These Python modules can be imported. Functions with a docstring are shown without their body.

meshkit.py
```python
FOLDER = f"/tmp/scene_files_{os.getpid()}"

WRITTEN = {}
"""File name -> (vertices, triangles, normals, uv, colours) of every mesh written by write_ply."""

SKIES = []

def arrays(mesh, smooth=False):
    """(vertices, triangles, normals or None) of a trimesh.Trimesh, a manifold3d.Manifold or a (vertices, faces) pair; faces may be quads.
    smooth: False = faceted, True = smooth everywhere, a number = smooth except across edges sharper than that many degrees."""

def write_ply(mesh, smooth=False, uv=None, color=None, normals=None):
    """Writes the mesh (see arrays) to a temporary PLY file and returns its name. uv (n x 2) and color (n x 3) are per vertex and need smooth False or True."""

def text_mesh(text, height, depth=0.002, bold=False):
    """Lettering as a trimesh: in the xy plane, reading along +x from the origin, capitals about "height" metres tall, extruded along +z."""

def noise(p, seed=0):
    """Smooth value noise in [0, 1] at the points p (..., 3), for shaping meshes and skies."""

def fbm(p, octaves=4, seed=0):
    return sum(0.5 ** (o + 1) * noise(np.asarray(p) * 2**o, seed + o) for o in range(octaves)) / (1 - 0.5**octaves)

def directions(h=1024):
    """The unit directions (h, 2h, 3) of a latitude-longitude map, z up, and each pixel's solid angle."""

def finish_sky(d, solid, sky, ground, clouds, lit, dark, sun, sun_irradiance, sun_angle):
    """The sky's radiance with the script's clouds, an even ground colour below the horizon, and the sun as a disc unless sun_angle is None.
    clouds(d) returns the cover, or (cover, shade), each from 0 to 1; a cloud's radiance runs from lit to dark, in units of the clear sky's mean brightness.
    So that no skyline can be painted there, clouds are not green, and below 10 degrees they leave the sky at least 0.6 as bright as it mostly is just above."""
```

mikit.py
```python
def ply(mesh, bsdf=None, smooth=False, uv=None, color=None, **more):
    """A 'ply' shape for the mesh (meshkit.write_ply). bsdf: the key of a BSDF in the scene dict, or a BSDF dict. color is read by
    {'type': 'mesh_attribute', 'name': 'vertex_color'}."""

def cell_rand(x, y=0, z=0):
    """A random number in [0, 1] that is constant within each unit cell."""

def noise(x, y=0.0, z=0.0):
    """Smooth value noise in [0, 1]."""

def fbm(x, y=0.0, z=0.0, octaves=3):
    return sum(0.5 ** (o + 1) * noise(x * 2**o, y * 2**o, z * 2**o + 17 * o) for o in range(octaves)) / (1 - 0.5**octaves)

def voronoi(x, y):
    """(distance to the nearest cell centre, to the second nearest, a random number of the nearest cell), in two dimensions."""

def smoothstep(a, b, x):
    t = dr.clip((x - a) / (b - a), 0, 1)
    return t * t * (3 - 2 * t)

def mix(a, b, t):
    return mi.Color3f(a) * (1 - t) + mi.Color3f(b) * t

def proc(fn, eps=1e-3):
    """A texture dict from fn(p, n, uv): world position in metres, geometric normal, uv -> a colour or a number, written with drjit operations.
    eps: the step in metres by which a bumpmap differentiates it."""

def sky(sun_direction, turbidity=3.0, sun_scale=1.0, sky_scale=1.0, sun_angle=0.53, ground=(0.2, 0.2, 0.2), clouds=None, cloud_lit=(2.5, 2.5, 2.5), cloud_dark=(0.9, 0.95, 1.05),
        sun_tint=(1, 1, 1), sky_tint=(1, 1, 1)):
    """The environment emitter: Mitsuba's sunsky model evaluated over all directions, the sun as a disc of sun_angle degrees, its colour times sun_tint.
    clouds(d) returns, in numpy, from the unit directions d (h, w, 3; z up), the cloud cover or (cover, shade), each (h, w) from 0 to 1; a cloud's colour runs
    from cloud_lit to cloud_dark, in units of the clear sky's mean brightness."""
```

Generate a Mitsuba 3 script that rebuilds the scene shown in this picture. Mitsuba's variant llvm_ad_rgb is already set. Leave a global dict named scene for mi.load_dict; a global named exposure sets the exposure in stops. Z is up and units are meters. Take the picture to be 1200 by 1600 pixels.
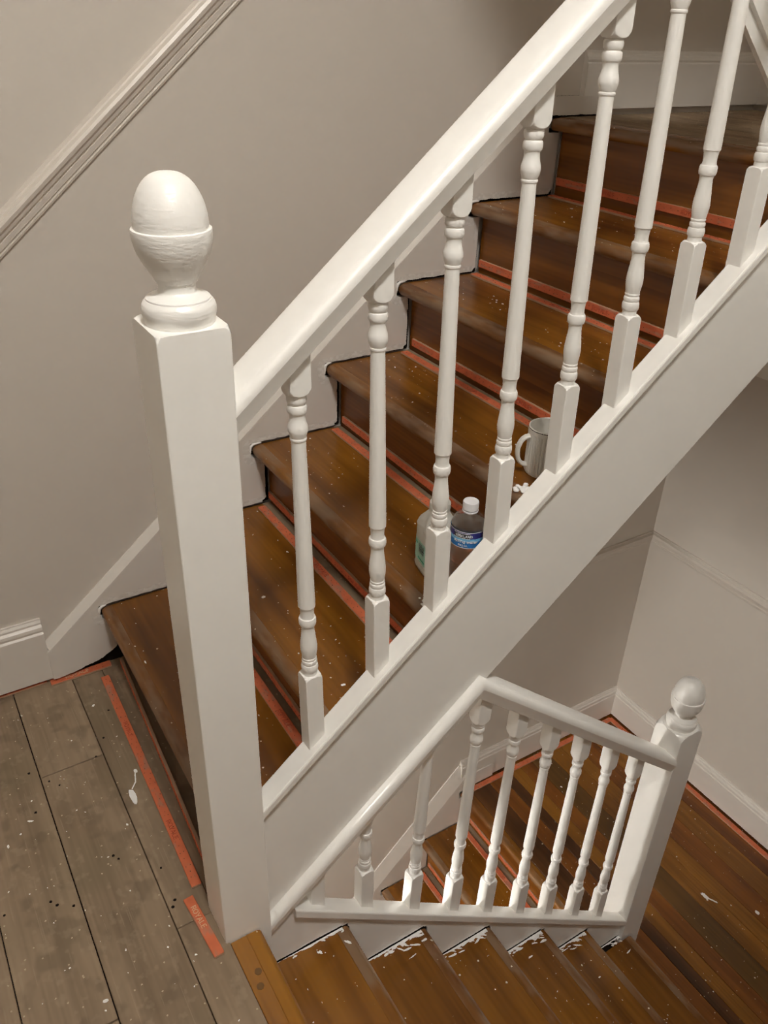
import math, numpy as np, trimesh, manifold3d as m3, drjit as dr, mitsuba as mi
import mikit, meshkit
from mikit import proc, noise, fbm, voronoi, smoothstep, mix, cell_rand
from shapely.geometry import Polygon, LineString, Point, box as sbox
from shapely.ops import unary_union
from shapely import affinity

# ------------------------------------------------------------------ camera, light, exposure
CAM = np.array([1.7454973557, -0.0753779576, 1.4605910569])
ROT = np.array([[0.525237121385349, 0.8503936673396174, 0.0309285768749315],      # right
                [0.4537851645321406, -0.2491590440917649, -0.8555692813547109],   # down
                [-0.7198645641850769, 0.4634116758304158, -0.5167636093366825]])  # forward
FOCAL = 1283.824                                   # pixels at 1200 wide
exposure = 0.68
LAMP = (2.00, 0.10, 3.08)
LAMP_R = 0.15
LAMP_W = (127.0, 124.0, 117.5)
LAMP2 = (.50, -.45, -.375)
LAMP2_R = 0.11
LAMP2_W = (96.0, 93.5, 88.0)
C4 = np.eye(4)
C4[:3, 0], C4[:3, 1], C4[:3, 2], C4[:3, 3] = -ROT[0], -ROT[1], ROT[2], CAM
scene, labels = {}, {}
scene['camera'] = {'type': 'perspective', 'fov': math.degrees(2 * math.atan(600 / FOCAL)), 'fov_axis': 'x',
                   'near_clip': 0.02, 'far_clip': 50, 'to_world': mi.ScalarTransform4f(C4.tolist())}
rng = np.random.default_rng(7)

# ------------------------------------------------------------------ bookkeeping
def numbered(key):
    if key not in scene and key not in labels:
        return key
    i = 1
    while f'{key}_{i:03d}' in scene or f'{key}_{i:03d}' in labels:
        i += 1
    return f'{key}_{i:03d}'
def thing(name, label, cat, group=None, kind=None):
    k = numbered(name)
    labels[k] = {'label': label}
    if cat: labels[k]['category'] = cat
    if group: labels[k]['group'] = group
    if kind: labels[k]['kind'] = kind
    return k
def part(parent, name, mesh, mat, smooth=False, label=None, kind=None, **more):
    k = numbered(parent + '__' + name)
    scene[k] = mesh if isinstance(mesh, dict) else mikit.ply(mesh, mat, smooth, **more)
    if label or kind:
        labels[k] = {}
        if label: labels[k]['label'] = label
        if kind: labels[k]['kind'] = kind
    return k
def solo(name, label, cat, mesh, mat, smooth=False, group=None, kind=None):
    k = numbered(name)
    scene[k] = mikit.ply(mesh, mat, smooth)
    labels[k] = {'label': label}
    if cat: labels[k]['category'] = cat
    if group: labels[k]['group'] = group
    if kind: labels[k]['kind'] = kind
    return k
def struct(name, label, mesh, mat, smooth=False):
    scene[name] = mikit.ply(mesh, mat, smooth)
    labels[name] = {'label': label, 'kind': 'structure'}
    return name

# ------------------------------------------------------------------ mesh helpers
cat = trimesh.util.concatenate
def bx(x0, x1, y0, y1, z0, z1):
    m = trimesh.creation.box((x1 - x0, y1 - y0, z1 - z0))
    m.apply_translation(((x0 + x1) / 2, (y0 + y1) / 2, (z0 + z1) / 2))
    return m
def cbx(x0, x1, y0, y1, z0, z1, c=0.002):
    """a box with chamfered edges"""
    p = []
    for x, sx in ((x0, 1), (x1, -1)):
        for y, sy in ((y0, 1), (y1, -1)):
            for z, sz in ((z0, 1), (z1, -1)):
                p += [(x, y + sy * c, z + sz * c), (x + sx * c, y, z + sz * c), (x + sx * c, y + sy * c, z)]
    return trimesh.Trimesh(np.array(p)).convex_hull
def polys(p):
    return [g for g in getattr(p, 'geoms', [p]) if g.geom_type == 'Polygon' and g.area > 1e-7]
def ext_x(poly, x0, x1):
    """polygon in (y, z) extruded along x"""
    out = []
    for g in polys(poly):
        m = trimesh.creation.extrude_polygon(g, x1 - x0, engine='earcut')
        v = m.vertices
        out.append(trimesh.Trimesh(np.c_[v[:, 2] + x0, v[:, 0], v[:, 1]], m.faces, process=False))
    return cat(out)
def ext_y(poly, y0, y1):
    """polygon in (x, z) extruded along y"""
    out = []
    for g in polys(poly):
        m = trimesh.creation.extrude_polygon(g, y1 - y0, engine='earcut')
        v = m.vertices
        out.append(trimesh.Trimesh(np.c_[v[:, 0], y1 - v[:, 2], v[:, 1]], m.faces, process=False))
    return cat(out)
def flat(poly, z0, z1):
    out = []
    for g in polys(poly):
        m = trimesh.creation.extrude_polygon(g, z1 - z0, engine='earcut')
        m.apply_translation((0, 0, z0))
        out.append(m)
    return cat(out)
def tm(man):
    m = man.to_mesh()
    return trimesh.Trimesh(m.vert_properties[:, :3], m.tri_verts, process=False)
def lathe(prof, seg=48):
    """prof: (z, r) from bottom to top"""
    pts = [(max(r, 0.0), z) for z, r in prof]
    pts = [(0, pts[0][1])] + pts + [(0, pts[-1][1])]
    clean = [pts[0]]
    for p in pts[1:]:
        if abs(p[0] - clean[-1][0]) + abs(p[1] - clean[-1][1]) > 1e-6: clean.append(p)
    return m3.CrossSection([clean]).revolve(seg)
def smooth_prof(keys, n=6):
    """rounds a (z, r) profile with Catmull-Rom; a point given twice stays a corner"""
    out = []
    runs, cur = [], [keys[0]]
    for a in keys[1:]:
        if a == cur[-1]:
            runs.append(cur); cur = [a]
        else: cur.append(a)
    runs.append(cur)
    for run in runs:
        p = np.array(run, float)
        if len(p) < 3:
            out += [tuple(q) for q in p]; continue
        q = np.vstack([2 * p[0] - p[1], p, 2 * p[-1] - p[-2]])
        for i in range(1, len(q) - 2):
            for t in np.linspace(0, 1, n, endpoint=False):
                a, b, c, d = q[i - 1], q[i], q[i + 1], q[i + 2]
                out.append(tuple(0.5 * (2 * b + (c - a) * t + (2 * a - 5 * b + 4 * c - d) * t * t + (3 * b - a - 3 * c + d) * t ** 3)))
        out.append(tuple(p[-1]))
    z = -1e9
    fixed = []
    for a, r in out:
        z = max(z, a); fixed.append((z, max(r, 0)))
    return fixed
def smooth_prof_x(P, n=3):
    P = np.array(P, float)
    q = np.vstack([2 * P[0] - P[1], P, 2 * P[-1] - P[-2]]); out = []
    for i in range(1, len(q) - 2):
        for t in np.linspace(0, 1, n + 1)[1:]:
            a, b, c, d = q[i - 1:i + 3]
            out.append(tuple(0.5 * (2 * b + (c - a) * t + (2 * a - 5 * b + 4 * c - d) * t * t + (3 * b - a - 3 * c + d) * t ** 3)))
    out[-1] = tuple(P[-1])
    return out
def mitre_rail(prof, line, xc):
    """profile (u across x, v up) swept along the polyline (y, z), ends cut plumb, corner mitred"""
    prof, line = np.array(prof, float), np.array(line, float)
    d = np.diff(line, axis=0); d /= np.linalg.norm(d, axis=1, keepdims=True)
    nrm = np.c_[-d[:, 1], d[:, 0]]
    rings = []
    for i in range(len(line)):
        if i in (0, len(line) - 1):
            k = 0 if i == 0 else -1
            m = np.array([0, 1 / nrm[k][1]])
        else:
            m = nrm[i - 1] + nrm[i]; m /= np.linalg.norm(m); m /= m @ nrm[i]
        rings.append(np.c_[xc + prof[:, 0], line[i][0] + prof[:, 1] * m[0], line[i][1] + prof[:, 1] * m[1]])
    n = len(prof)
    v, f = np.vstack(rings), []
    for i in range(len(line) - 1):
        for k in range(n):
            a, b = i * n + k, i * n + (k + 1) % n
            f += [(a, b, b + n), (a, b + n, a + n)]
    tri = trimesh.creation.triangulate_polygon(Polygon(prof), engine='earcut')
    tv, tf = tri
    # earcut keeps the ring order
    from scipy.spatial import cKDTree
    idx = cKDTree(prof).query(tv)[1]
    tf = idx[np.array(tf)]
    f += [tuple(t[::-1]) for t in tf] + [tuple(t + (len(line) - 1) * n) for t in tf]
    m = trimesh.Trimesh(v, np.array(f), process=False)
    m.fix_normals()
    return m
def blob(cx, cy, rx, ry, seed, n=26, rough=0.5):
    a = np.linspace(0, 2 * np.pi, n, endpoint=False)
    r = 1 + rough * (meshkit.fbm(np.c_[np.cos(a) * 1.7 + 9, np.sin(a) * 1.7 + 9, a * 0 + seed * 3.3], 3) - 0.5) * 2
    return Polygon(np.c_[cx + rx * r * np.cos(a), cy + ry * r * np.sin(a)]).buffer(0)
def jag(p0, p1, step, amp, seed, side=(0, 0)):
    """points from p0 to p1 with a ragged offset across the line"""
    p0, p1 = np.array(p0, float), np.array(p1, float)
    L = np.linalg.norm(p1 - p0); n = max(2, int(L / step))
    t = np.linspace(0, 1, n)
    nn = np.array([-(p1 - p0)[1], (p1 - p0)[0]]) / max(L, 1e-9)
    o = (meshkit.fbm(np.c_[t * L / (step * 3), t * 0 + seed, t * 0 + 0.3], 4) - 0.5) * 2 * amp
    return [tuple(p0 + (p1 - p0) * a + nn * b) for a, b in zip(t, o)]
def ragged(poly, step, amp, seed):
    c = list(poly.exterior.coords)
    out = []
    for i in range(len(c) - 1):
        out += jag(c[i], c[i + 1], step, amp, seed + i)[:-1]
    return Polygon(out).buffer(0)

# ------------------------------------------------------------------ materials
def rgb(r, g, b): return {'type': 'rgb', 'value': [r, g, b]}
def principled(col, rough, spec=0.5, **k):
    return {'type': 'twosided', 'bsdf': {'type': 'principled', 'base_color': col if isinstance(col, dict) else rgb(*col), 'roughness': rough, 'specular': spec, **k}}
def bumped(b, fn, scale=1.0, eps=1e-3):
    inner = b['bsdf']
    return {'type': 'twosided', 'bsdf': {'type': 'bumpmap', 'arbitrary': proc(fn, eps), 'scale': scale, 'bsdf': inner}}
def brush(p, n, uv):
    return (fbm(p.x * 110, p.y * 110, p.z * 110, 2) - 0.5) * 0.00014 + (noise(p.x * 18, p.y * 18, p.z * 18) - .5) * 0.00045
def brush_turned(p, n, uv):
    return (fbm(p.x * 120, p.y * 120, p.z * 420, 2) - 0.5) * 0.00062 + (noise(p.x * 18, p.y * 18, p.z * 18) - .5) * 0.0004
def roller(p, n, uv):
    return (noise(p.x * 260, p.y * 260, p.z * 260) - .5) * 0.00012
def wall_col(p, n, uv):
    t = fbm(p.x * 1.7, p.y * 1.7, p.z * 1.7, 3)
    return mix((.565, .518, .464), (.59, .542, .488), t)
scene['mat_wall'] = bumped(principled(proc(wall_col), 0.55, 0.35), roller)
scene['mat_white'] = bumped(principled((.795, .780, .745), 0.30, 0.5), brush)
scene['mat_white_turned'] = bumped(principled((.795, .780, .745), 0.30, 0.5), brush_turned)
scene['mat_white_plain'] = principled((.795, .780, .745), 0.28, 0.5)
def under_col(p, n, uv):
    t = fbm(p.x * 9, p.y * 9, p.z * 9, 3)
    return mix((.60, .55, .505), (.66, .61, .56), t)
scene['mat_skirt'] = principled(proc(under_col), 0.42, 0.4)
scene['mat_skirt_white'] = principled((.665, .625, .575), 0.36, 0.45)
scene['mat_dado'] = principled((.615, .565, .508), 0.36, 0.45)
scene['mat_ceiling'] = principled((.80, .775, .73), 0.7, 0.2)
scene['mat_hall'] = principled((.74, .715, .67), 0.6, 0.3)
def rough_paint(p, n, uv):
    t = smoothstep(.40, .70, fbm(p.x * 130, p.y * 130, p.z * 130, 3))
    return mix((.625, .59, .545), (.71, .68, .64), t)
scene['mat_rough_paint'] = principled(proc(rough_paint), 0.8, 0.2)
scene['mat_paint'] = principled((.82, .81, .79), 0.45, 0.4)
scene['mat_gap'] = principled((.012, .009, .007), 0.9, 0.1)

def specks(p, dens, size):
    d, s, r = voronoi(p.x * dens + 3.1 * p.z, p.y * dens + 7.7 * p.z)
    return dr.select((r > .80) & (d < size * (.25 + 1.2 * cell_rand(r * 999, 1, 2))), 1.0, 0.0)
def wood(dark, mid, light, ax='x', seed=0.0, worn=0.0, speck=True, fine=1.0):
    def fn(p, n, uv):
        a, b, c = (p.x, p.y, p.z) if ax == 'x' else (p.y, p.x, p.z)
        s = seed + dr.floor(p.z * 9.7 + .37) * 3.1
        g = fbm(a * 2.2 + s, b * 26, c * 26 + s, 4)
        f = noise(a * 7 + s, b * 190, c * 190)
        big = fbm(a * 3.0 + s, b * 5, c * 5, 2)
        t = dr.clip(.15 + .55 * (g - .5) * 2.4 + .45 * big + (f - .5) * .22 * fine, 0, 1)
        col = dr.select(t < .5, mix(dark, mid, t * 2), mix(mid, light, t * 2 - 1))
        if worn:
            w = smoothstep(.30, .75, fbm(a * 14 + s, b * 40, c * 40, 3)) * worn
            col = mix(col, (.20, .135, .085), w)
        if speck:
            k = specks(p, 46, .062) * smoothstep(.38, .6, fbm(p.x * 6 + 4, p.y * 6, p.z * 6 + 2, 2))
            k2 = specks(p, 17, .034)
            k = dr.maximum(k, k2)
            if ax == 'x': k = k * dr.select(n.z > .8, 1.0, .0)
            col = mix(col, (.62, .56, .46), k)
        return col
    return fn
TREAD = ((.085, .027, .0035), (.175, .064, .0068), (.255, .104, .0125))
scene['mat_tread'] = principled(proc(wood(*TREAD)), 0.28, 0.38, clearcoat=0.12, clearcoat_gloss=0.75)
scene['mat_nosing'] = principled(proc(wood(*TREAD, worn=.75, seed=5.)), 0.38, 0.45)
scene['mat_riser'] = principled(proc(wood((.098, .029, .0035), (.172, .058, .0060), (.240, .088, .0105), speck=False, seed=2.)), 0.33, 0.45)
PL = {'red': ((.080, .022, .004), (.165, .052, .006), (.225, .080, .009)), 'amber': ((.115, .040, .005), (.215, .084, .009), (.285, .120, .014)),
      'dark': ((.038, .014, .004), (.078, .027, .006), (.118, .042, .008)), 'olive': ((.058, .026, .006), (.105, .047, .009), (.150, .066, .012))}
for k, v in PL.items():
    scene['mat_plank_' + k] = principled(proc(wood(*v, seed=len(k) * 1.7)), 0.27, 0.36, clearcoat=0.10)
def oldwood(seed):
    def fn(p, n, uv):
        g = fbm(p.x * 3 + seed, p.y * 30, seed, 4)
        f = noise(p.x * 9 + seed, p.y * 240, 1.0)
        big = fbm(p.x * 4.5 + seed, p.y * 7, 3., 3)
        blot = smoothstep(.52, .78, fbm(p.x * 22 + seed, p.y * 26, 9., 3))
        t = dr.clip(.5 + (g - .5) * 1.2 + (f - .5) * .30 + (big - .5) * .9, 0, 1)
        col = mix((.168, .118, .076), (.288, .212, .142), t)
        col = mix(col, (.108, .076, .049), blot * .42)
        ol = smoothstep(.5, .75, fbm(p.x * 5 + 2 + seed, p.y * 5, 5., 2))
        col = mix(col, (.165, .128, .078), ol * .35)
        d, s, r = voronoi(p.x * 60, p.y * 60)
        k = dr.select((r > .88) & (d < .10), 1.0, 0.0)
        k = dr.maximum(k, smoothstep(.76, .86, fbm(p.x * 11 + seed, p.y * 260, 2., 2)) * .14)
        k = dr.maximum(k, smoothstep(.60, .85, fbm(p.x * 60 + seed, p.y * 70, 4., 3)) * .16)
        return mix(col, (.42, .345, .25), k * dr.select(n.z > .8, 1.0, .0))
    return fn
for i in range(3):
    scene[f'mat_old_{i}'] = principled(proc(oldwood(3.7 * i)), 0.72, 0.25)
def orange(face):
    def fn(p, n, uv):
        t = fbm(p.x * 60, p.y * 60, p.z * 60, 3)
        o = mix((.46, .108, .048), (.62, .172, .078), t)
        wearz = smoothstep(.56, .72, fbm(p.x * 35 + 2, p.y * 90, p.z * 90, 3))
        o = mix(o, (.40, .20, .135), wearz * .75)
        raw = mix((.33, .20, .13), (.45, .30, .20), t)
        m = smoothstep(.4, .7, n.z if face == 'z' else -n.y)
        return mix(raw, o, m)
    return fn
scene['mat_strip_floor'] = principled(proc(orange('z')), 0.65, 0.25)
scene['mat_strip_riser'] = principled(proc(orange('y')), 0.65, 0.25)
scene['mat_strip_ink'] = principled((.40, .065, .030), 0.7, 0.2)
scene['mat_strip_pale'] = principled((.62, .36, .22), 0.7, 0.2)
scene['mat_pin'] = principled((.05, .035, .03), 0.4, 0.5, metallic=0.6)

# ------------------------------------------------------------------ the house
# x runs from the left wall to the right, y away from the photographer, z up; the near landing's boards are z = 0
XR, YB, YF = 2.15, 2.317, -2.8           # right wall, back wall, wall behind the photographer
ZU, ZL = 1.2532, -1.231                  # upper and lower landing
G = 0.85                                 # pitch of the flights
struct('wall_left', 'beige painted wall on the left, running up past the stairs', bx(-.12, 0, YF, YB, -2.7, 3.13), 'mat_wall')
struct('wall_back', 'beige painted wall behind the lower landing', bx(-.12, XR + .12, YB, YB + .12, -2.7, 3.13), 'mat_wall')
struct('wall_right', 'pale painted wall on the right of the stairwell', bx(XR, XR + .12, YF, YB, -2.7, 3.13), 'mat_hall')
struct('wall_front', 'beige painted wall behind the photographer', bx(-.12, XR + .12, YF - .12, YF, -2.7, 3.13), 'mat_wall')
struct('ceiling_1', 'pale ceiling over the top of the stairwell', bx(-.12, XR + .12, YF - .12, YB + .12, 3.13, 3.25), 'mat_ceiling')
struct('ceiling_2', 'pale dropped ceiling under the upper landing by the back wall', bx(0, XR, 1.99, YB, .622, .86), 'mat_ceiling')
struct('ceiling_3', 'pale sloping soffit under the upper flight',
       ext_x(Polygon([(.20, -.262 + G * .20), (1.48, -.262 + G * 1.48), (1.80, -.262 + G * 1.48), (1.80, -.242 + G * 1.48), (1.475, -.242 + G * 1.48), (.20, -.242 + G * .20)]), 0, .826), 'mat_ceiling')
struct('ceiling_5', 'pale ceiling under the next storey above the upper landing', bx(0, .98, .74, YB, 2.20, 2.40), 'mat_ceiling')

# floors: a dark base with the boards laid on it
def plank(parent, x0, x1, y0, y1, z, mat, t=.018, gap=.0014, tilt=0.0):
    m = cbx(x0 + gap, x1 - gap, y0 + gap, y1 - gap, z - t, z, .0012)
    if tilt: m.vertices[:, 2] += tilt * (m.vertices[:, 1] - y0)
    return part(parent, 'plank', m, mat)
struct('floor', 'worn unvarnished grey brown floorboards of the near landing', bx(0, XR, YF, .186, -.20, -.0182), 'mat_gap')
ys = [.186, .1115, -.0265, -.1668, -.305, -.443, -.581, -.72]
cuts = {0: (.7979,), 1: (.311,), 2: (.90,), 3: (.52, 1.4), 4: (1.1,), 5: (.6,), 6: (1.3,)}
for i in range(7):
    xs = [0.0, *cuts[i], XR]
    for k in range(len(xs) - 1):
        plank('floor', xs[k], xs[k + 1], ys[i + 1], ys[i], 0, f'mat_old_{(i * 2 + k) % 3}', gap=.0010 if i else .0007, tilt=(-.008, .008, 0)[(i + k) % 3])
for k in range(7):
    plank('floor', 0, XR, YF + (-.72 - YF) * k / 7, YF + (-.72 - YF) * (k + 1) / 7, 0, f'mat_old_{k % 3}')
plank('floor', 0, .780, .186, .262, 0, 'mat_old_0', gap=.0003)
struct('floor_lower', 'glossy red brown floorboards of the lower landing', bx(0, XR, 1.50, YB, ZL - .14, ZL - .0182), 'mat_gap')
yl = [1.4955, 1.585, 1.650, 1.6955, 1.7500, 1.8120, 1.9030, 1.975, 2.036, 2.125, 2.215, YB]
tone = ['dark', 'red', 'dark', 'amber', 'red', 'olive', 'amber', 'amber', 'red', 'amber', 'red']
for i in range(11):
    plank('floor_lower', .0, XR, yl[i], yl[i + 1], ZL, 'mat_plank_' + tone[i], gap=.0006)
struct('floor_upper', 'grey unvarnished floorboards of the upper landing', bx(0, XR, 1.56, YB, ZU - .05, ZU - .0182), 'mat_gap')
struct('ceiling_6', 'pale plastered underside and edge of the upper landing', bx(0, XR - .002, 1.552, 1.985, ZU - .22, ZU - .0505), 'mat_ceiling')
struct('trim_6', 'white fascia board along the edge of the upper landing', bx(.874, XR - .002, 1.522, 1.536, ZU - .23, ZU - .002), 'mat_white_plain')
yu = [1.5365, 1.632, 1.76, 1.89, 2.02, 2.15, YB]
for i in range(6):
    plank('floor_upper', 0, XR, yu[i], yu[i + 1], ZU, f'mat_old_{i % 3}', gap=.0016)
struct('floor_bottom', 'dark floor at the bottom of the stairwell', bx(0, XR, YF, YB, -2.75, -2.7), 'mat_old_1')
struct('ceiling_4', 'pale ceiling of the hall below the near landing', bx(0, XR, YF, .186, -.24, -.2), 'mat_ceiling')

# skirtings, wall strings, dado rails
def skirt_prof(h, t=.018):
    return [(0, .016), (t, .016), (t, h * .80), (t - .004, h * .825), (t - .002, h * .86), (t - .003, h * .90), (t - .008, h * .93), (t - .0085, h * .955), (t - .0125, h * .985), (t - .013, h), (0, h)]
def skirt_y(h, y0, y1, z): return ext_y(Polygon([(x, z + zz) for x, zz in skirt_prof(h)]), y0, y1)
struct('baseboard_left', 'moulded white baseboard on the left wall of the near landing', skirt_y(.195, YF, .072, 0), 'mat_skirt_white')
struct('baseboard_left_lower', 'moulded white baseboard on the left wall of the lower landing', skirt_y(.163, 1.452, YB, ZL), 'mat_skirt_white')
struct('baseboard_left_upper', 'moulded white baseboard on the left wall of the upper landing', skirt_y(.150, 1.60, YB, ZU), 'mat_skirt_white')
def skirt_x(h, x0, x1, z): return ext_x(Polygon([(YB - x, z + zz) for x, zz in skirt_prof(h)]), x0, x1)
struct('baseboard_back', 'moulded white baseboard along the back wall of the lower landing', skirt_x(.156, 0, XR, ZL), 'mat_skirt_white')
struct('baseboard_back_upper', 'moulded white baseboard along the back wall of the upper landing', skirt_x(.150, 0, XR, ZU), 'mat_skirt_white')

def dado_y(prof, y0, z0, y1, z1, x=0):
    """profile (perpendicular v, projection x) along the left wall"""
    d = np.array([y1 - y0, z1 - z0]); d /= np.linalg.norm(d)
    n = np.array([-d[1], d[0]])
    v = np.array([[x + px, y + n[0] * pv, z + n[1] * pv] for y, z in ((y0, z0), (y1, z1)) for pv, px in prof])
    k, f = len(prof), []
    for a in range(k):
        b = (a + 1) % k
        f += [(a, b, b + k), (a, b + k, a + k)]
    f += [(0, a, a + 1) for a in range(1, k - 1)] + [(k, k + a + 1, k + a) for a in range(1, k - 1)]
    m = trimesh.Trimesh(v, np.array(f), process=False); m.fix_normals()
    return m
# nosings of the upper flight: (y of the nosing, z of the tread)
TA = [(.2119, .1872), (.424, .3600), (.6356, .5334), (.8469, .7090), (1.0534, .8873), (1.2606, 1.0651), (1.4947, ZU)]
TH, OH = .031, .042                       # thickness and overhang of a tread
def stair_shape(T, floor_z, y_end, up=True):
    p = []
    for y, z in T:
        p += [sbox(y, z - TH, y_end, z), sbox(y + OH, floor_z - .6, y_end, z - TH + .001)]
    return unary_union(p)
SA = unary_union([stair_shape(TA, 0, 2.6), sbox(-1, -1, 2.6, 0)])
topline = Polygon([(.0706, .014), (.0706, .100), (1.4620, 1.2830), (1.4687, 1.3004), (1.70, 1.3004), (1.70, 1.259), (1.9, .2), (.9, -.3)])
wa = topline.difference(SA.buffer(.0045, join_style=2)).difference(Polygon([(.07, -.1), (.07, .012), (.12, .016), (.19, .030), (.232, .052), (.247, .085), (.252, .12), (.29, .12), (.29, -.1)]))
for i, (y, z) in enumerate(TA[:-1]):
    yr = TA[i + 1][0] + OH
    wa = wa.difference(blob(yr - .006, z + .006, .014, .011, i + 3, 18, .5)).difference(sbox(yr - .011, z, yr, TA[i + 1][1] - TH))
wa = max(polys(wa), key=lambda g: g.area)
def trim_string(name, label, poly, stairs, x1, seed, keep):
    """a wall string with its lower edge ragged where it was cut to the treads"""
    poly = unary_union([g for g in polys(poly) if g.area > 4e-5])
    cut = unary_union([ragged(g, .0045, .0042, seed + 50 * i).intersection(g) for i, g in enumerate(polys(poly))])
    body = cut.difference(keep).union(poly.intersection(keep)).buffer(0)
    body = unary_union([g.simplify(.0003) for g in polys(body) if g.area > 4e-5])
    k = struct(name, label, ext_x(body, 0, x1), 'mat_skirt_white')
    return k, body
keepA = topline.intersection(Polygon([(0, .018), (1.4687, .018 + G * 1.4687), (1.8, 1.275), (1.8, 1.4), (1.4, 1.4), (0, .2)]))
k, bodyA = trim_string('trim_1', 'pale painted stair string on the left wall beside the upper flight', wa, SA, .022, 11, keepA)
part(k, 'bevel', dado_y([(-.0165, 0), (-.0165, .0218), (-.0155, .0222), (-.010, .0222), (.0055, .0035), (.0055, 0)], .0706, .112, 1.4687, 1.3004), 'mat_skirt_white', label='bevelled top edge')
part(k, 'backing', ext_x(unary_union([topline.difference(SA.buffer(-.004))]), 0, .004), 'mat_gap', label='dark gap along the cut edge')
# bare, rough edge left along the cut and the crusts of filler on the tread corners
band = bodyA.intersection(SA.buffer(.024)).difference(keepA)
for i, (y, z) in enumerate(TA[:-1]):
    y1 = TA[i + 1][0] + OH
    for q in (sbox(y - .03, z - .10, y + OH + .005, z + .016), sbox(y + .02, z, y1, z + .020)):
        g = band.intersection(q)
        if g.area > 1e-6:
            part(k, 'rough_edge', ext_x(ragged(max(polys(g), key=lambda s: s.area), .007, .003, 40 + i), .0215, .0223), 'mat_rough_paint', label='bare rough edge of filler')
    if i != 1:
        q = [(-.0050, -.018 - .005 * (i % 2), .0014), (-.0045, -.010, .0026), (-.0030, -.002, .0036), (.003, .0025, .0030), (.012 + .006 * (i % 3), .0030, .0016)]
        q = [m3.Manifold.sphere(r * (.85 + .3 * ((i * 7 + n * 3) % 5) / 4), 14).translate((.0228, y + dy, z + dz)) for n, (dy, dz, r) in enumerate(q)]
        c = m3.Manifold.batch_boolean([m3.Manifold.batch_hull([a_, b_]) for a_, b_ in zip(q, q[1:])], m3.OpType.Add)
        part(k, 'filler', tm(c), 'mat_paint', True, label='crust of white filler on a tread corner')

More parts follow.
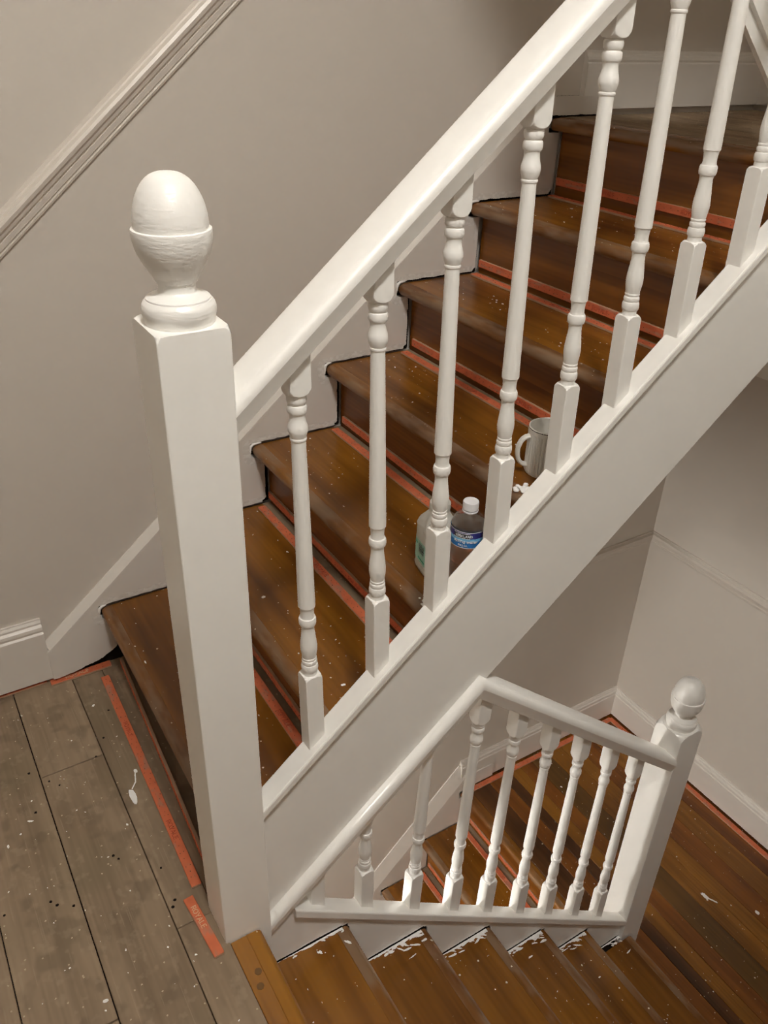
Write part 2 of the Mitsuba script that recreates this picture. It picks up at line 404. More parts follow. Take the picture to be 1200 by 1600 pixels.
DP = [(0, 0), (0, .006), (.004, .0075), (.0085, .0060), (.0095, .0100), (.019, .0118), (.0205, .0085), (.0225, .0085), (.024, .0135), (.030, .0155), (.0345, .0215), (.041, .0235), (.0465, .0205), (.0500, .0115), (.0530, .0105), (.0560, .0035), (.0575, 0)]
struct('trim_2', 'moulded pale dado rail sloping up the left wall', dado_y(DP, -.9, .912 - .84 * .9, 1.9, .912 + .84 * 1.9), 'mat_dado', 25)
lowd = [(0, 0), (0, .004), (.008, .006), (.012, .005), (.014, .009), (.024, .011), (.030, .014), (.042, .014), (.047, .006), (.0505, .004), (.0505, 0)]
m = dado_y(lowd, 0, -.2965, 3, -.2965)
v = m.vertices.copy(); m = trimesh.Trimesh(np.c_[v[:, 1] / 3 * XR, YB - v[:, 0], v[:, 2]], m.faces); m.fix_normals()
struct('trim_3', 'moulded pale dado rail along the back wall under the upper flight', m, 'mat_dado', 25)
struct('trim_4', 'moulded pale dado rail on the left wall in the shade under the stairs', dado_y(lowd, 1.46, -.2965, YB, -.2965), 'mat_wall', 25)

# ------------------------------------------------------------------ staircases
def tread_mesh(y, z, y1, x0, x1, r=.013):
    a = np.linspace(-math.pi / 2, -3 * math.pi / 2, 9)
    back = y + .026
    nose = [(back, z - TH)] + [(y + r + r * math.cos(t), z - TH / 2 + (TH / 2 - .001) * math.sin(t)) for t in a] + [(back, z)]
    return ext_x(Polygon(nose), x0, x1), cbx(x0, x1, back, y1, z - TH, z, .0008)
def flight(name, label, T, x0, x1, floor_z, last_nose=True, riser0=True):
    s = thing(name, label, 'staircase')
    for i, (y, z) in enumerate(T):
        ye = T[i + 1][0] + OH + .01 if i + 1 < len(T) else y + OH
        n, t = tread_mesh(y, z, ye, x0, x1)
        k = part(s, 'tread', t, 'mat_tread', label='brown varnished tread' if i == 0 else None)
        part(k, 'nosing', n, 'mat_nosing', 40, label='worn rounded nosing')
        zb = T[i - 1][1] if i else floor_z
        if i + 1 < len(T): part(k, 'bare_edge', bx(x0, x1, ye - .033, ye - .011, z, z + .0005), 'mat_old_0', label='bare dusty strip at the back of the tread')
        part(s, 'riser', bx(x0, x1, y + OH, y + OH + .012, zb - .004, z - TH + .002), 'mat_riser')
    return s
up = flight('upper_staircase', 'brown varnished flight climbing beside the left wall behind white balusters', TA, .0235, .826, 0)

# outer string of the upper flight with its capping
def y_at(z, c): return (z - c) / G
capA = lambda y: .0672 + .8555 * y
def zA(y, c): return c + G * y
strA = Polygon([(.262, -.05), (.262, capA(.262) - .012), (1.462, capA(1.462) - .012), (1.462, zA(1.462, -.2625)), (.735, zA(.735, -.2625)), (.735, zA(.735, -.2625))]).buffer(0)
strA = Polygon([(.262, zA(.262, -.2625)), (.262, capA(.262) - .012), (1.462, capA(1.462) - .012), (1.462, zA(1.462, -.2625))])
part(up, 'outer_string', ext_x(strA, .826, .853), 'mat_white', label='deep white outer string board')
def sloped_cap(c0, slope, y0, y1, x0, x1, t, r=.004):
    pts = [(x0, -t), (x1 - r * .4, -t), (x1, -t + r), (x1, -r), (x1 - r * .3, -r * .3), (x1 - r, 0), (x0 + .002, 0), (x0, -.002)]
    v = [(x, y, c0 + slope * y + dz) for y in (y0, y1) for x, dz in pts]
    n = len(pts); f = []
    for a in range(n):
        b = (a + 1) % n
        f += [(a, b, b + n), (a, b + n, a + n)]
    f += [(0, a, a + 1) for a in range(1, n - 1)] + [(n, n + a + 1, n + a) for a in range(1, n - 1)]
    m = trimesh.Trimesh(np.array(v), np.array(f), process=False); m.fix_normals()
    return m
part(up, 'string_cap', sloped_cap(.0672, .8555, .260, 1.462, .8255, .866, .021), 'mat_white', label='white capping along the top of the string')

# lower flight: nosings go down; its outer string stands under the balusters
TB = [(.247, .0), (.4466, -.1760), (.6573, -.3570), (.8677, -.5240), (1.0829, -.7090), (1.2838, -.8793), (1.497, -1.056)]
lo = thing('lower_staircase', 'brown varnished flight going down to the right from the near landing', 'staircase')
XB0 = .8545
for i, (y, z) in enumerate(TB):
    yb = TB[i - 1][0] - OH - .012 if i else .186
    a = np.linspace(-math.pi / 2, math.pi / 2, 9)
    back = y - .030
    nose = [(back, z - TH)] + [(y - .013 + .013 * math.cos(t), z - TH / 2 + (TH / 2 - .001) * math.sin(t)) for t in a] + [(back, z)]
    x0 = .874 if i == 0 else XB0 + (.018 if i == 6 else 0)
    k = part(lo, 'tread', cbx(x0, XR - .002, yb, back, z - TH, z, .0008), 'mat_tread' if i else 'mat_plank_amber', label='narrow orange brown board edging the landing' if i == 0 else 'brown varnished tread')
    part(k, 'nosing', ext_x(Polygon(nose), x0, XR - .002), 'mat_nosing' if i else 'mat_plank_amber', 40, label='worn rounded nosing')
    if i == 0:
        for xx, yy in ((.9472, .2080), (.9731, .2005)):
            part(k, 'screw_plug', tm(m3.Manifold.cylinder(.0008, .0065, .0065, 20).translate((xx, yy, .0))), 'mat_plank_olive', label='round screw plug')
    zn = TB[i + 1][1] if i < 6 else ZL
    part(lo, 'riser', bx(XB0, XR - .002, y - OH - .012, y - OH, zn - .004, z - TH + .002), 'mat_riser')
capB = lambda y: .2515 - .8335 * y
SB = unary_union([q for i, (y, z) in enumerate(TB) for q in (sbox(-.1, z - TH, y, z), sbox(-.1, -3, y - OH, z - TH + .001))] + [sbox(-.1, -3, 2.6, ZL)])
topB = Polygon([(.268, capB(.268) - .014), (1.462, capB(1.462) - .014), (1.462, -1.25), (.30, -.42), (.268, -.40)])
bodyB = max(polys(topB.difference(SB.buffer(.004, join_style=2))), key=lambda g: g.area)
rb = ragged(bodyB, .007, .0022, 3).union(topB.intersection(Polygon([(.2, capB(.2) - .07), (1.5, capB(1.5) - .05), (1.5, capB(1.5) - .0), (.2, capB(.2))]).buffer(0)).difference(SB)).buffer(0)
rb = max(polys(rb), key=lambda g: g.area)
k = part(lo, 'outer_string', ext_x(rb, .826, .853), 'mat_white', label='white outer string cut in a zigzag over the treads')
part(lo, 'string_backing', ext_x(topB, .830, .849), 'mat_gap', label='dark gap under the zigzag string')
part(lo, 'string_cap', sloped_cap(.2515, -.8335, .322, 1.458, .829, .867, .026), 'mat_white', label='white capping along the top of the string')
# brushed-out paint on the tread ends
for i in range(1, 7):
    y, z = TB[i]
    yb = TB[i - 1][0] - OH
    dens = (0, .35, 1.0, 1.25, .9, .75, .6)[i]
    g = []
    for j in range(int(34 * dens)):
        t = 1 - abs(rng.normal(0, .42))
        if t < .05: t = rng.uniform(.1, 1)
        yy, off = yb + (y - .014 - yb) * t, rng.exponential(.0065) * (.5 + t)
        q = blob(XB0 + off, yy, rng.uniform(.0012, .0032), rng.uniform(.004, .013), i * 37 + j, 18, .9)
        g.append(affinity.rotate(q, rng.uniform(-55, 20), origin='center'))
    edge = Polygon([(XB0, yb + .05), (XB0, y - .004)] + [tuple(a) for a in jag((XB0 + .005 + .003 * dens, y - .004), (XB0 + .0015, yb + .05), .004, .004, i)]).buffer(0)
    g = unary_union(g + [edge]).intersection(sbox(XB0 + .0005, yb + .004, XB0 + .06, y - .016))
    if g.area > 0: part(lo, 'paint_smear', flat(g, z + .0002, z + .0011), 'mat_paint', label='white paint smeared on a tread end')

# flight below the upper one, coming up to the lower landing
TC = [(1.452 - .1815 * k, ZL - .187 * k) for k in range(6)][::-1]
faceC = lambda y: -1.166 + 1.03 * (y - 1.46)
under = flight('basement_staircase', 'brown varnished flight under the stairs rising to the lower landing', TC, .0235, .826, -2.7)
SC = stair_shape(TC, ZL - .187 * 6, 2.6)
tc = Polygon([(.50, faceC(.50)), (1.474, faceC(1.474)), (1.604, -1.152), (1.613, -1.157), (1.615, -1.168), (1.615, ZL + .010), (1.9, -2.2), (.6, -2.9), (.50, -2.6)])
wc = tc.difference(SC.buffer(.004, join_style=2)).difference(sbox(1.494, -3, 2.6, ZL + .010))
keepC = tc.intersection(Polygon([(.2, faceC(.2) - .02), (1.474, faceC(1.474) - .02), (1.7, -1.18), (1.7, 0), (.2, 0)]))
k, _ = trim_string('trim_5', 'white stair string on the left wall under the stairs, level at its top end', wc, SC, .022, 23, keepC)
part(k, 'bevel', dado_y([(-.003, 0), (-.003, .0222), (0, .0222), (.062, .0035), (.062, 0)], .50, faceC(.50), 1.490, faceC(1.490)), 'mat_skirt_white', label='bevelled top edge')
part(k, 'backing', ext_x(tc.buffer(-.012).difference(SC.buffer(-.003)).difference(sbox(1.45, -3, 2.6, ZL + .002)), 0, .006), 'mat_gap', label='dark gap along the cut edge')

# ------------------------------------------------------------------ newels, handrails, balusters
FIN = [(-.002, .0400), (.004, .0408), (.0105, .0424), (.0165, .0430), (.0225, .0418), (.0270, .0386), (.0280, .0372), (.0280, .0372), (.0298, .0368), (.0298, .0368), (.0312, .0335), (.0335, .0275), (.0362, .0228), (.0400, .0214), (.0440, .0214), (.0472, .0222), (.0472, .0222), (.0480, .0240),
       (.0480, .0240), (.0540, .0264), (.0620, .0316), (.0720, .0372), (.0830, .0418), (.0930, .0442), (.1010, .0448), (.1052, .0444), (.1058, .0438), (.1058, .0438), (.1062, .0414), (.1062, .0414), (.1160, .0412), (.1280, .0392), (.1400, .0352), (.1510, .0290), (.1590, .0210), (.1632, .0120), (.1645, .0)]
def newel(name, label, x, y, z0, z1, h=.0447, s=1.0, soft=False, fin=None):
    k = thing(name, label, 'newel post')
    sq = m3.Manifold.cube((2 * h, 2 * h, z1 - z0), True).translate((0, 0, (z0 + z1) / 2))
    cone = lathe([(z0 - .01, h * 1.5), (z1 - .017, h * 1.42), (z1 - .010, h * 1.395), (z1 - .005, h * 1.36), (z1 - .0015, h * 1.31), (z1, h * 1.265)], 64)
    if soft: cone = lathe([(z0 - .01, h * 1.5), (z1 - .030, h * 1.405), (z1 - .016, h * 1.34), (z1 - .007, h * 1.24), (z1 - .002, h * 1.13), (z1, h * 1.06)], 64)
    ch = m3.CrossSection.square((2 * h, 2 * h), True).offset(-.0025, m3.JoinType.Miter).offset(.0025, m3.JoinType.Round, 2, 16).extrude(z1 - z0).translate((0, 0, z0))
    part(k, 'post', tm((sq ^ cone ^ ch).translate((x, y, 0))), 'mat_white', 25)
    f = lathe(smooth_prof([(a * s, b * s) for a, b in fin or FIN], 5), 64).translate((x, y, z1))
    part(k, 'finial', tm(f), 'mat_white_turned', 40, label='turned acorn finial')
    return k
newel('newel_post', 'tall square white newel post with an acorn finial on the near landing', .8272, .2233, -.075, 1.1475)
newel('newel_post', 'white newel post with a ball finial at the foot of the lower flight', .8225, 1.5000, ZL, -.1580, s=.96, soft=True, fin=FIN[:19] + [(.0500, .0268), (.0560, .0325), (.0640, .0378), (.0740, .0418), (.0860, .0440)] + FIN[24:])
newel('newel_post', 'white newel post on the upper landing', .8225, 1.5060, ZU - .1, 2.33)

RH = [(.0255, 0), (.0268, .0006), (.0290, .0070), (.0318, .0140), (.0342, .0200), (.0357, .0236)] + smooth_prof_x([(.0357, .0236), (.0354, .0275), (.0340, .0320), (.0310, .0358), (.0268, .0383), (.0215, .0396), (.0130, .0405), (.0, .0408)])
RP = [(-.0255, 0)] + RH + [(-a, b) for a, b in RH[-2:0:-1]]
XC = .8365
railA = [(.266, .7750 + .85 * .266), (.9445, .7750 + .85 * .9445), (1.463, .7750 + .85 * 1.463)]
railB = [(.266, -.2895 + .857 * .266), (.7290, .3352), (1.458, .3352 - .853 * (1.458 - .729))]

LOWER = [(.000, .0215), (.1395, .0215), (.1435, .0200), (.1465, .0175), (.1480, .0145)]
def torus(z0, z1, rg, rm, n=8):
    a = np.linspace(0, math.pi, n)
    p = [((z0 + z1) / 2 - (z1 - z0) / 2 * math.cos(t), rg + (rm - rg) * math.sin(t) ** .7) for t in a]
    return [p[0]] + p + [p[-1]]
def curve(*keys):
    q = smooth_prof(list(keys), 5)
    return [q[0]] + q + [q[-1]]
TURN = ([(.1480, .0118), (.1555, .0112)] + torus(.1560, .1705, .0112, .0140) + torus(.1712, .1788, .0112, .0128, 6) + [(.1795, .0110), (.1806, .0110)] + torus(.1808, .1842, .0112, .0121, 5)
        + curve((.1846, .0112), (.1910, .0123), (.1980, .0133), (.2060, .0137), (.2160, .0130), (.2300, .0113), (.2410, .0104), (.2470, .0107), (.2495, .0112)) + torus(.2500, .2655, .0113, .0141)
        + curve((.2660, .0113), (.2700, .0108), (.2780, .0109), (.2835, .0117), (.2868, .0124)) + [(.2870, .0136), (.2885, .0136), (.4475, .0118), (.5475, .0106), (.5712, .0102)] + torus(.5715, .5762, .0104, .0119, 6)
        + curve((.5766, .0110), (.5800, .0122), (.5850, .0136), (.5890, .0139), (.5935, .0134), (.6000, .0116), (.6055, .0107), (.6095, .0109), (.6118, .0115)) + torus(.6122, .6246, .0113, .0138) + [(.6252, .0110), (.6262, .0110)]
        + torus(.6266, .6388, .0111, .0138) + [(.6395, .0110), (.6440, .0112)])
UPPER = [(.6400, .0150), (.6425, .0178), (.6470, .0200), (.6530, .0215), (.80, .0215)]
def baluster_solid(shift, end):
    H = .0153
    mv = lambda P, d: [(z + (d if z > 0 else 0), r) for z, r in P]
    sq = m3.CrossSection.square((2 * H, 2 * H), True)
    sq = sq.offset(-.0018, m3.JoinType.Miter).offset(.0018, m3.JoinType.Round, 2, 16)
    lowp = [(-.06, .0215)] + mv(LOWER, shift)
    low = sq.extrude(.06 + lowp[-1][0]).translate((0, 0, -.06)) ^ lathe(lowp, 48)
    upp = mv(UPPER, shift)[:-1] + [(end, .0215)]
    u = sq.scale((1.04, 1.04)).extrude(end - upp[0][0]).translate((0, 0, upp[0][0])) ^ lathe([(z, r * 1.04) for z, r in upp], 48)
    t = lathe(mv(TURN, shift), 28)
    t = t + lathe([(lowp[-1][0] - .01, .0115), (lowp[-1][0] + .01, .0115)], 20)
    return low + u + t
def railing(name, label, path, solids, rail_label):
    k = thing(name, label, 'balustrade')
    part(k, 'handrail', mitre_rail(RP, path, XC), 'mat_white', 20, label=rail_label)
    (ya, za), (yk, zk), (yb, zb) = path
    s1, s2 = (zk - za) / (yk - ya), (zb - zk) / (yb - yk)
    for y, zc, lean, sol, top_label in solids:
        # axis point at the capping, then leaned like the photographed ones
        M = np.array([[1, 0, 0, XC], [0, 1, lean, y], [0, 0, 1, zc]])
        b = sol.transform(M)
        for s, (y0, z0) in ((s1, (yk, zk)), (s2, (yk, zk))):
            nrm = np.array([0, s, -1.0]); nrm /= np.linalg.norm(nrm)
            b = b.trim_by_plane(nrm, nrm @ np.array([0, y0, z0 + .012]))
        part(k, 'baluster', tm(b), 'mat_white', 38, label=top_label)
    return k
solA, solB = baluster_solid(0, .80), baluster_solid(-.033, .80)
yA = [.3813, .5070, .6215, .7408, .8632, .9795, 1.1035, 1.2295, 1.352]
leanA = [-.0244, -.0291, -.0265, -.0251, -.0273, -.0330, -.0380, -.035, -.03]
railing('balustrade', 'white balustrade of the upper flight, its handrail rising from the tall newel post', railA,
        [(y, capA(y) - .0005, l, solA, 'turned white baluster' if i == 0 else None) for i, (y, l) in enumerate(zip(yA, leanA))], 'thick rounded white handrail')
yB = [.3780, .4935, .6203, .7405, .8530, .9730, 1.0887, 1.2085, 1.3260]
leanB = [.0, .0, .028, .0288, .0239, .0091, .006, .003, -.0013]
railing('balustrade', 'white balustrade of the lower flight, its handrail bent at a peak beneath the upper string', railB,
        [(y, capB(y) + .0005, l, solB, 'turned white baluster' if i == 3 else None) for i, (y, l) in enumerate(zip(yB, leanB))], 'thick rounded white handrail with a sharp bend')
# raking string of the flight overhead (only its lower end reaches into the picture)
over = thing('overhead_staircase', 'white raking string board of the flight overhead at the upper right corner', 'staircase')
OC = 2.557
part(over, 'outer_string', ext_x(Polygon([(.93, OC - G * .93), (1.46, OC - G * 1.46), (1.46, OC + .30 - G * 1.46), (.93, OC + .30 - G * .93)]), .690, .700), 'mat_white')
part(over, 'moulding', ext_x(Polygon([(.93, OC + .028 - G * .93), (1.46, OC + .028 - G * 1.46), (1.46, OC + .040 - G * 1.46), (.93, OC + .040 - G * .93)]), .700, .710), 'mat_white', label='raised moulding')

# ------------------------------------------------------------------ carpet gripper strips
def strip(label, kind, a, b, w=.0235, t=.0065, text=None, ink='mat_strip_ink', seed=0, pins=True, gaps=()):
    """kind 'floor': a = (x0, y, z) along x at rear-left, lies flat; 'riser': stands on a riser facing the room; 'wall_y': lies flat along y"""
    k = thing('gripper_strip', label, 'carpet gripper', 'carpet gripper strips')
    (x0, y0, z0), (x1, y1, z1) = a, b
    L = math.dist(a, b)
    r = np.random.default_rng(100 + seed)
    # local frame: s along, q across, h out of the face
    A = np.array(a, float); S = (np.array(b, float) - A) / L
    Hn = np.array([0, 0, 1.0]) if kind != 'riser' else np.array([0, -1.0, 0])
    Q = np.cross(Hn, S)
    M = np.eye(4); M[:3, 0], M[:3, 1], M[:3, 2], M[:3, 3] = S, Q, Hn, A
    segs, s = [], 0.0
    for g in list(gaps) + [L]:
        segs.append(cbx(s, g - (.0016 if g < L else 0), 0, w, 0, t, .0010)); s = g
    m = cat(segs); m.apply_transform(M)
    part(k, 'batten', m, 'mat_strip_floor' if kind != 'riser' else 'mat_strip_riser')
    if pins:
        ps = []
        for i, s in enumerate(np.arange(.012, L - .006, .0165)):
            for q in ((.28, .72) if i % 2 else (.5,)):
                c = m3.Manifold.cylinder(.0012, .0009, .0007, 6).translate((s + r.uniform(-.004, .004), w * q + r.uniform(-.002, .002), t - .0004))
                ps.append(tm(c))
        m = cat(ps); m.apply_transform(M)
        part(k, 'pins', m, 'mat_pin', kind='stuff', label='dark pin points')
    if text:
        for s in text:
            h = w * .50
            try: m = meshkit.text_mesh('ROYALE', h, .0004, True)
            except Exception: continue
            wide = m.bounds[1][0] - m.bounds[0][0]
            if s + wide > L: continue
            m.apply_translation((s, w * .25, t - .0001)); m.apply_transform(M)
            part(k, 'lettering', m, ink, label='stamped lettering')
    return k
ordn = ['first', 'second', 'third', 'fourth', 'fifth', 'sixth', 'seventh']
XI0, XI1 = .030, .822
strip('orange gripper strip along the foot of the upper flight', 'floor', (.062, .1745, 0), (.735, .1640, 0), w=.0200, text=(.18, .5), seed=1)
strip('short loose orange gripper strip beside the foot of the tall newel post', 'floor', (.752, .1405, 0), (.888, .1500, 0), w=.0195, t=.007, text=(.022,), ink='mat_strip_pale', pins=False, seed=2)
strip('orange gripper strip at the left edge of the photo under the moulded baseboard', 'wall_y', (.012, -1.2, 0), (.012, .055, 0), w=.022, seed=3)
strip('short orange gripper strip under the lower end of the left stair string', 'wall_y', (.030, .062, 0), (.030, .212, 0), w=.022, text=(.035,), ink='mat_strip_pale', seed=4)
for i in range(7):
    y, z = TA[i]
    zb = TA[i - 1][1] if i else 0
    x0 = XI0 + (.012 if i in (3, 4) else .0)
    up_ = .017 + (.010 if i == 6 else 0)
    a_, b_ = ((x0, y + OH, zb + up_), (XI1, y + OH, zb + up_)) if i else ((.034, .240, .003), (.776, .2075, .003))
    strip(f'orange gripper strip on the {ordn[i]} riser of the upper flight' if i else 'batten with a pale worn edge leaning at the foot of the first riser', 'riser', a_, b_, w=.019, t=.0080, text=(.16, .42, .64) if i > 1 else None, seed=10 + i, pins=True)
for i in range(6):
    y1, z = TA[i + 1][0] + OH, TA[i][1]
    off = .019 + .004 * (i == 1)
    strip(f'orange gripper strip lying at the back of the {ordn[i]} tread of the upper flight', 'floor', (XI0 + .012, y1 - off - .021, z), (XI1, y1 - off - .021, z), w=.021, t=.0062,
          text=(.52,) if i in (0, 2) else (.3,), seed=20 + i, gaps=((.098, .175, .41) if i == 2 else (.115,) if i == 4 else (.3,)))
strip('orange gripper strip on the lower landing along the left wall', 'wall_y', (.046, 1.50, ZL), (.046, 2.285, ZL), w=.022, seed=31, gaps=(.42, .60))
strip('orange gripper strip on the lower landing along the back wall', 'floor', (.030, 2.272, ZL), (1.9, 2.272, ZL), w=.022, seed=32)
for i, (y, z) in enumerate(TC[3:]):
    zb = z - .187
    nm = ('third highest', 'second highest', 'top')[i]
    strip(f'orange gripper strip on the {nm} riser of the basement flight', 'riser', (.035, y + OH, zb + .022), (XI1, y + OH, zb + .022), w=.020, t=.006, seed=40 + i)
    strip(f'orange gripper strip on the tread below the {nm} riser of the basement flight', 'floor', (.040, y + OH - .048, zb), (XI1, y + OH - .048, zb), w=.021, t=.006, seed=50 + i)

# ------------------------------------------------------------------ things left on the treads
z3, z4 = TA[2][1], TA[3][1]
def wrap(mesh, cx, cy, r, a0, z):
    """bends a lettering mesh (x right, y up, z out) round a cylinder"""
    v = mesh.vertices
    a = a0 + v[:, 0] / r
    rr = r + v[:, 2]
    return trimesh.Trimesh(np.c_[cx + rr * np.cos(a), cy + rr * np.sin(a), z + v[:, 1]], mesh.faces, process=False)
def shell(cx, cy, prof, a0, a1, n=40):
    """open or closed band of revolution; prof (z, r)"""
    A = np.linspace(a0, a1, n)
    v = np.array([[cx + r * math.cos(a), cy + r * math.sin(a), z] for z, r in prof for a in A])
    f = []
    for i in range(len(prof) - 1):
        for j in range(n - 1):
            q = i * n + j
            f += [(q, q + 1, q + n + 1), (q, q + n + 1, q + n)]
    return trimesh.Trimesh(v, np.array(f), process=False)
# water bottle
bxc, byc, zb = .7755, .7310, z3
scene['mat_pet'] = {'type': 'thindielectric', 'int_ior': 1.5}
scene['mat_water'] = {'type': 'dielectric', 'int_ior': 1.33, 'ext_ior': 1.0}
scene['mat_cap'] = principled((.72, .72, .74), 0.35, 0.5)
scene['mat_label_blue'] = principled((.018, .150, .420), 0.35, 0.5)
scene['mat_label_navy'] = principled((.020, .022, .150), 0.35, 0.5)
scene['mat_label_white'] = principled((.75, .78, .82), 0.4, 0.4)
scene['mat_label_sky'] = principled((.16, .42, .68), 0.4, 0.4)
scene['mat_black'] = principled((.015, .015, .018), 0.4, 0.4)
bt = thing('water_bottle', 'clear plastic water bottle with a blue label, standing on the third tread', 'bottle')
R0 = .0318
prof = [(.001, .012), (.002, .026), (.006, .0305), (.012, R0)]
zz = .012
for i in range(13):
    zz0 = .016 + i * .0078
    prof += [(zz0, R0), (zz0 + .0025, R0 - .0018), (zz0 + .005, R0)]
prof += [(.119, R0), (.1205, R0 - .0007), (.1545, R0 - .0007), (.1565, R0), (.160, .0312), (.166, .0284), (.172, .0238), (.178, .0182), (.1825, .0142), (.186, .0129), (.190, .0125)]
s = shell(bxc, byc, [(zb + z, r) for z, r in prof], 0, 2 * math.pi, 65)
part(bt, 'body', s, 'mat_pet', True)
wprof = [(z + .0005, r - .0006) for z, r in prof if z < .159]
wm = tm(lathe([(a, b) for a, b in wprof], 64).translate((bxc, byc, zb)))
part(bt, 'water', wm, 'mat_water', 40, label='clear water')
cp = [(.1865, .0135), (.1865, .0142), (.2000, .0142), (.2012, .0134), (.2015, .0)]
cm = lathe(cp, 60)
part(bt, 'cap', tm(cm.translate((bxc, byc, zb))), 'mat_cap', 40, label='white screw cap')
part(bt, 'neck_ring', tm(lathe([(.1815, .0145), (.1830, .0147), (.1845, .0145)], 48).translate((bxc, byc, zb))), 'mat_cap', 40)
lb = part(bt, 'label', shell(bxc, byc, [(zb + .1215, R0 + .0004), (zb + .1535, R0 + .0004)], 0, 2 * math.pi, 65), 'mat_label_blue', True, label='blue printed label')
part(lb, 'top_band', shell(bxc, byc, [(zb + .1405, R0 + .0008), (zb + .1535, R0 + .0008)], 0, 2 * math.pi, 65), 'mat_label_navy', True, label='navy band')
part(lb, 'white_edge', shell(bxc, byc, [(zb + .1528, R0 + .0011), (zb + .1542, R0 + .0011)], 0, 2 * math.pi, 65), 'mat_label_white', True)
part(lb, 'white_edge', shell(bxc, byc, [(zb + .1208, R0 + .0011), (zb + .1222, R0 + .0011)], 0, 2 * math.pi, 65), 'mat_label_white', True)
part(lb, 'pale_wave', shell(bxc, byc, [(zb + .1345, R0 + .0009), (zb + .1408, R0 + .0009)], 0, 2 * math.pi, 65), 'mat_label_sky', True)
acen = math.atan2(CAM[1] - byc, CAM[0] - bxc)
part(lb, 'plate', shell(bxc, byc, [(zb + .1415, R0 + .0014), (zb + .1508, R0 + .0014)], acen - .80, acen + .12, 20), 'mat_black', True, label='black name plate with a white rim')
for za in (.1408, .1504):
    part(lb, 'plate_rim', shell(bxc, byc, [(zb + za, R0 + .0016), (zb + za + .0011, R0 + .0016)], acen - .82, acen + .14, 20), 'mat_label_white', True)
def wrapped_text(txt, h, a0, z, mat, bold=True):
    m = meshkit.text_mesh(txt, h, .0003, bold)
    m = m.subdivide_to_size(.003) if hasattr(m, 'subdivide_to_size') else m
    part(lb, 'lettering', wrap(m, bxc, byc, R0 + .0017, a0, z), mat, label='printed lettering')
wrapped_text('KIRKLAND', .0046, acen - .70, zb + .1438, 'mat_label_white')
wrapped_text('spring water', .0056, acen - .78, zb + .1325, 'mat_label_white')
wrapped_text('500 mL', .0036, acen - .50, zb + .1250, 'mat_label_white')
# milk jug
scene['mat_jug'] = {'type': 'principledthin', 'base_color': rgb(.80, .79, .74), 'roughness': .35, 'diff_trans': .9, 'spec_trans': .12, 'eta': 1.4}
scene['mat_milk'] = principled((.80, .74, .60), 0.5, 0.3)
scene['mat_mint'] = principled((.36, .62, .52), 0.5, 0.3)
scene['mat_green'] = principled((.06, .36, .24), 0.5, 0.3)
jx, jy, jrot = .6850, .7320, math.radians(-12)
def section(a, w, q):
    c, s_ = np.cos(a), np.sin(a)
    return w / (np.abs(c) ** q + np.abs(s_) ** q) ** (1 / q)
JP = [(0, .030, 5), (.003, .0340, 5), (.010, .0357, 5), (.016, .0348, 5), (.060, .0348, 5), (.092, .0348, 5), (.099, .0358, 5), (.103, .0346, 5), (.112, .0320, 4), (.121, .0262, 3), (.129, .0215, 2.3), (.134, .0195, 2), (.148, .0190, 2), (.150, .0180, 2)]
def jug_mesh(JP, off=0.0, a0=0.0, a1=2 * math.pi, n=73):
    A = np.linspace(a0, a1, n)
    v, f = [], []
    for z, w, q in JP:
        rr = section(A, w + off, q)
        if off == 0:      # pressed-in grip on two shoulders
            for ac in (-math.pi / 2, math.pi / 2):
                dd = (np.angle(np.exp(1j * (A - ac + .1)))) / .36
                rr = rr - .008 * np.exp(-dd ** 2 * 1.3) * math.exp(-((z - .108) / .018) ** 2 * 1.2)
        v += [[jx + r * math.cos(a + jrot), jy + r * math.sin(a + jrot), z3 + z] for a, r in zip(A, rr)]
    for i in range(len(JP) - 1):
        for j in range(n - 1):
            q = i * n + j
            f += [(q, q + 1, q + n + 1), (q, q + n + 1, q + n)]
    if a1 - a0 > 6:
        v.append([jx, jy, z3 + JP[0][0]]); c = len(v) - 1
        f += [(c, j + 1, j) for j in range(n - 1)]
        if off < 0:
            v.append([jx, jy, z3 + JP[-1][0]]); c = len(v) - 1; b = (len(JP) - 1) * n
            f += [(c, b + j, b + j + 1) for j in range(n - 1)]
    return trimesh.Trimesh(np.array(v), np.array(f), process=False)
def fine(JP, z0, z1, n=24):
    zs = np.linspace(z0, z1, n); P = np.array(JP)
    return [(z, np.interp(z, P[:, 0], P[:, 1]), np.interp(z, P[:, 0], P[:, 2])) for z in zs]
jug = thing('milk_jug', 'small translucent milk jug with a mint green label, left of the water bottle', 'jug')
part(jug, 'body', jug_mesh(sorted(set(fine(JP, 0, .150, 60) + JP))), 'mat_jug', True)
part(jug, 'milk', jug_mesh(fine(JP, .002, .052, 14), -.0012), 'mat_milk', True, label='creamy milk left in the bottom')
af = -math.pi / 2
jl = part(jug, 'label', jug_mesh(fine(JP, .024, .070, 6), .0006, af - .78, af + .60, 30), 'mat_mint', True, label='mint green label')
for i, w in enumerate((.0011, .0007, .0014, .0007, .0011, .0016, .0007, .0012, .0007)):
    z = .0640 - i * .0024
    part(jl, 'barcode_bar', jug_mesh(fine(JP, z, z + w, 2), .0012, af - .15, af + .50, 12), 'mat_black', True)
part(jl, 'printed_block', jug_mesh(fine(JP, .030, .034, 2), .0012, af - .20, af + .55, 12), 'mat_green', True)
part(jl, 'printed_block', jug_mesh(fine(JP, .060, .0635, 2), .0012, af - .62, af - .30, 8), 'mat_green', True)
part(jug, 'cap', tm(lathe([(.140, .0202), (.1510, .0202), (.1525, .0192)], 40).translate((jx, jy, z3))), 'mat_jug', 40, label='translucent cap')
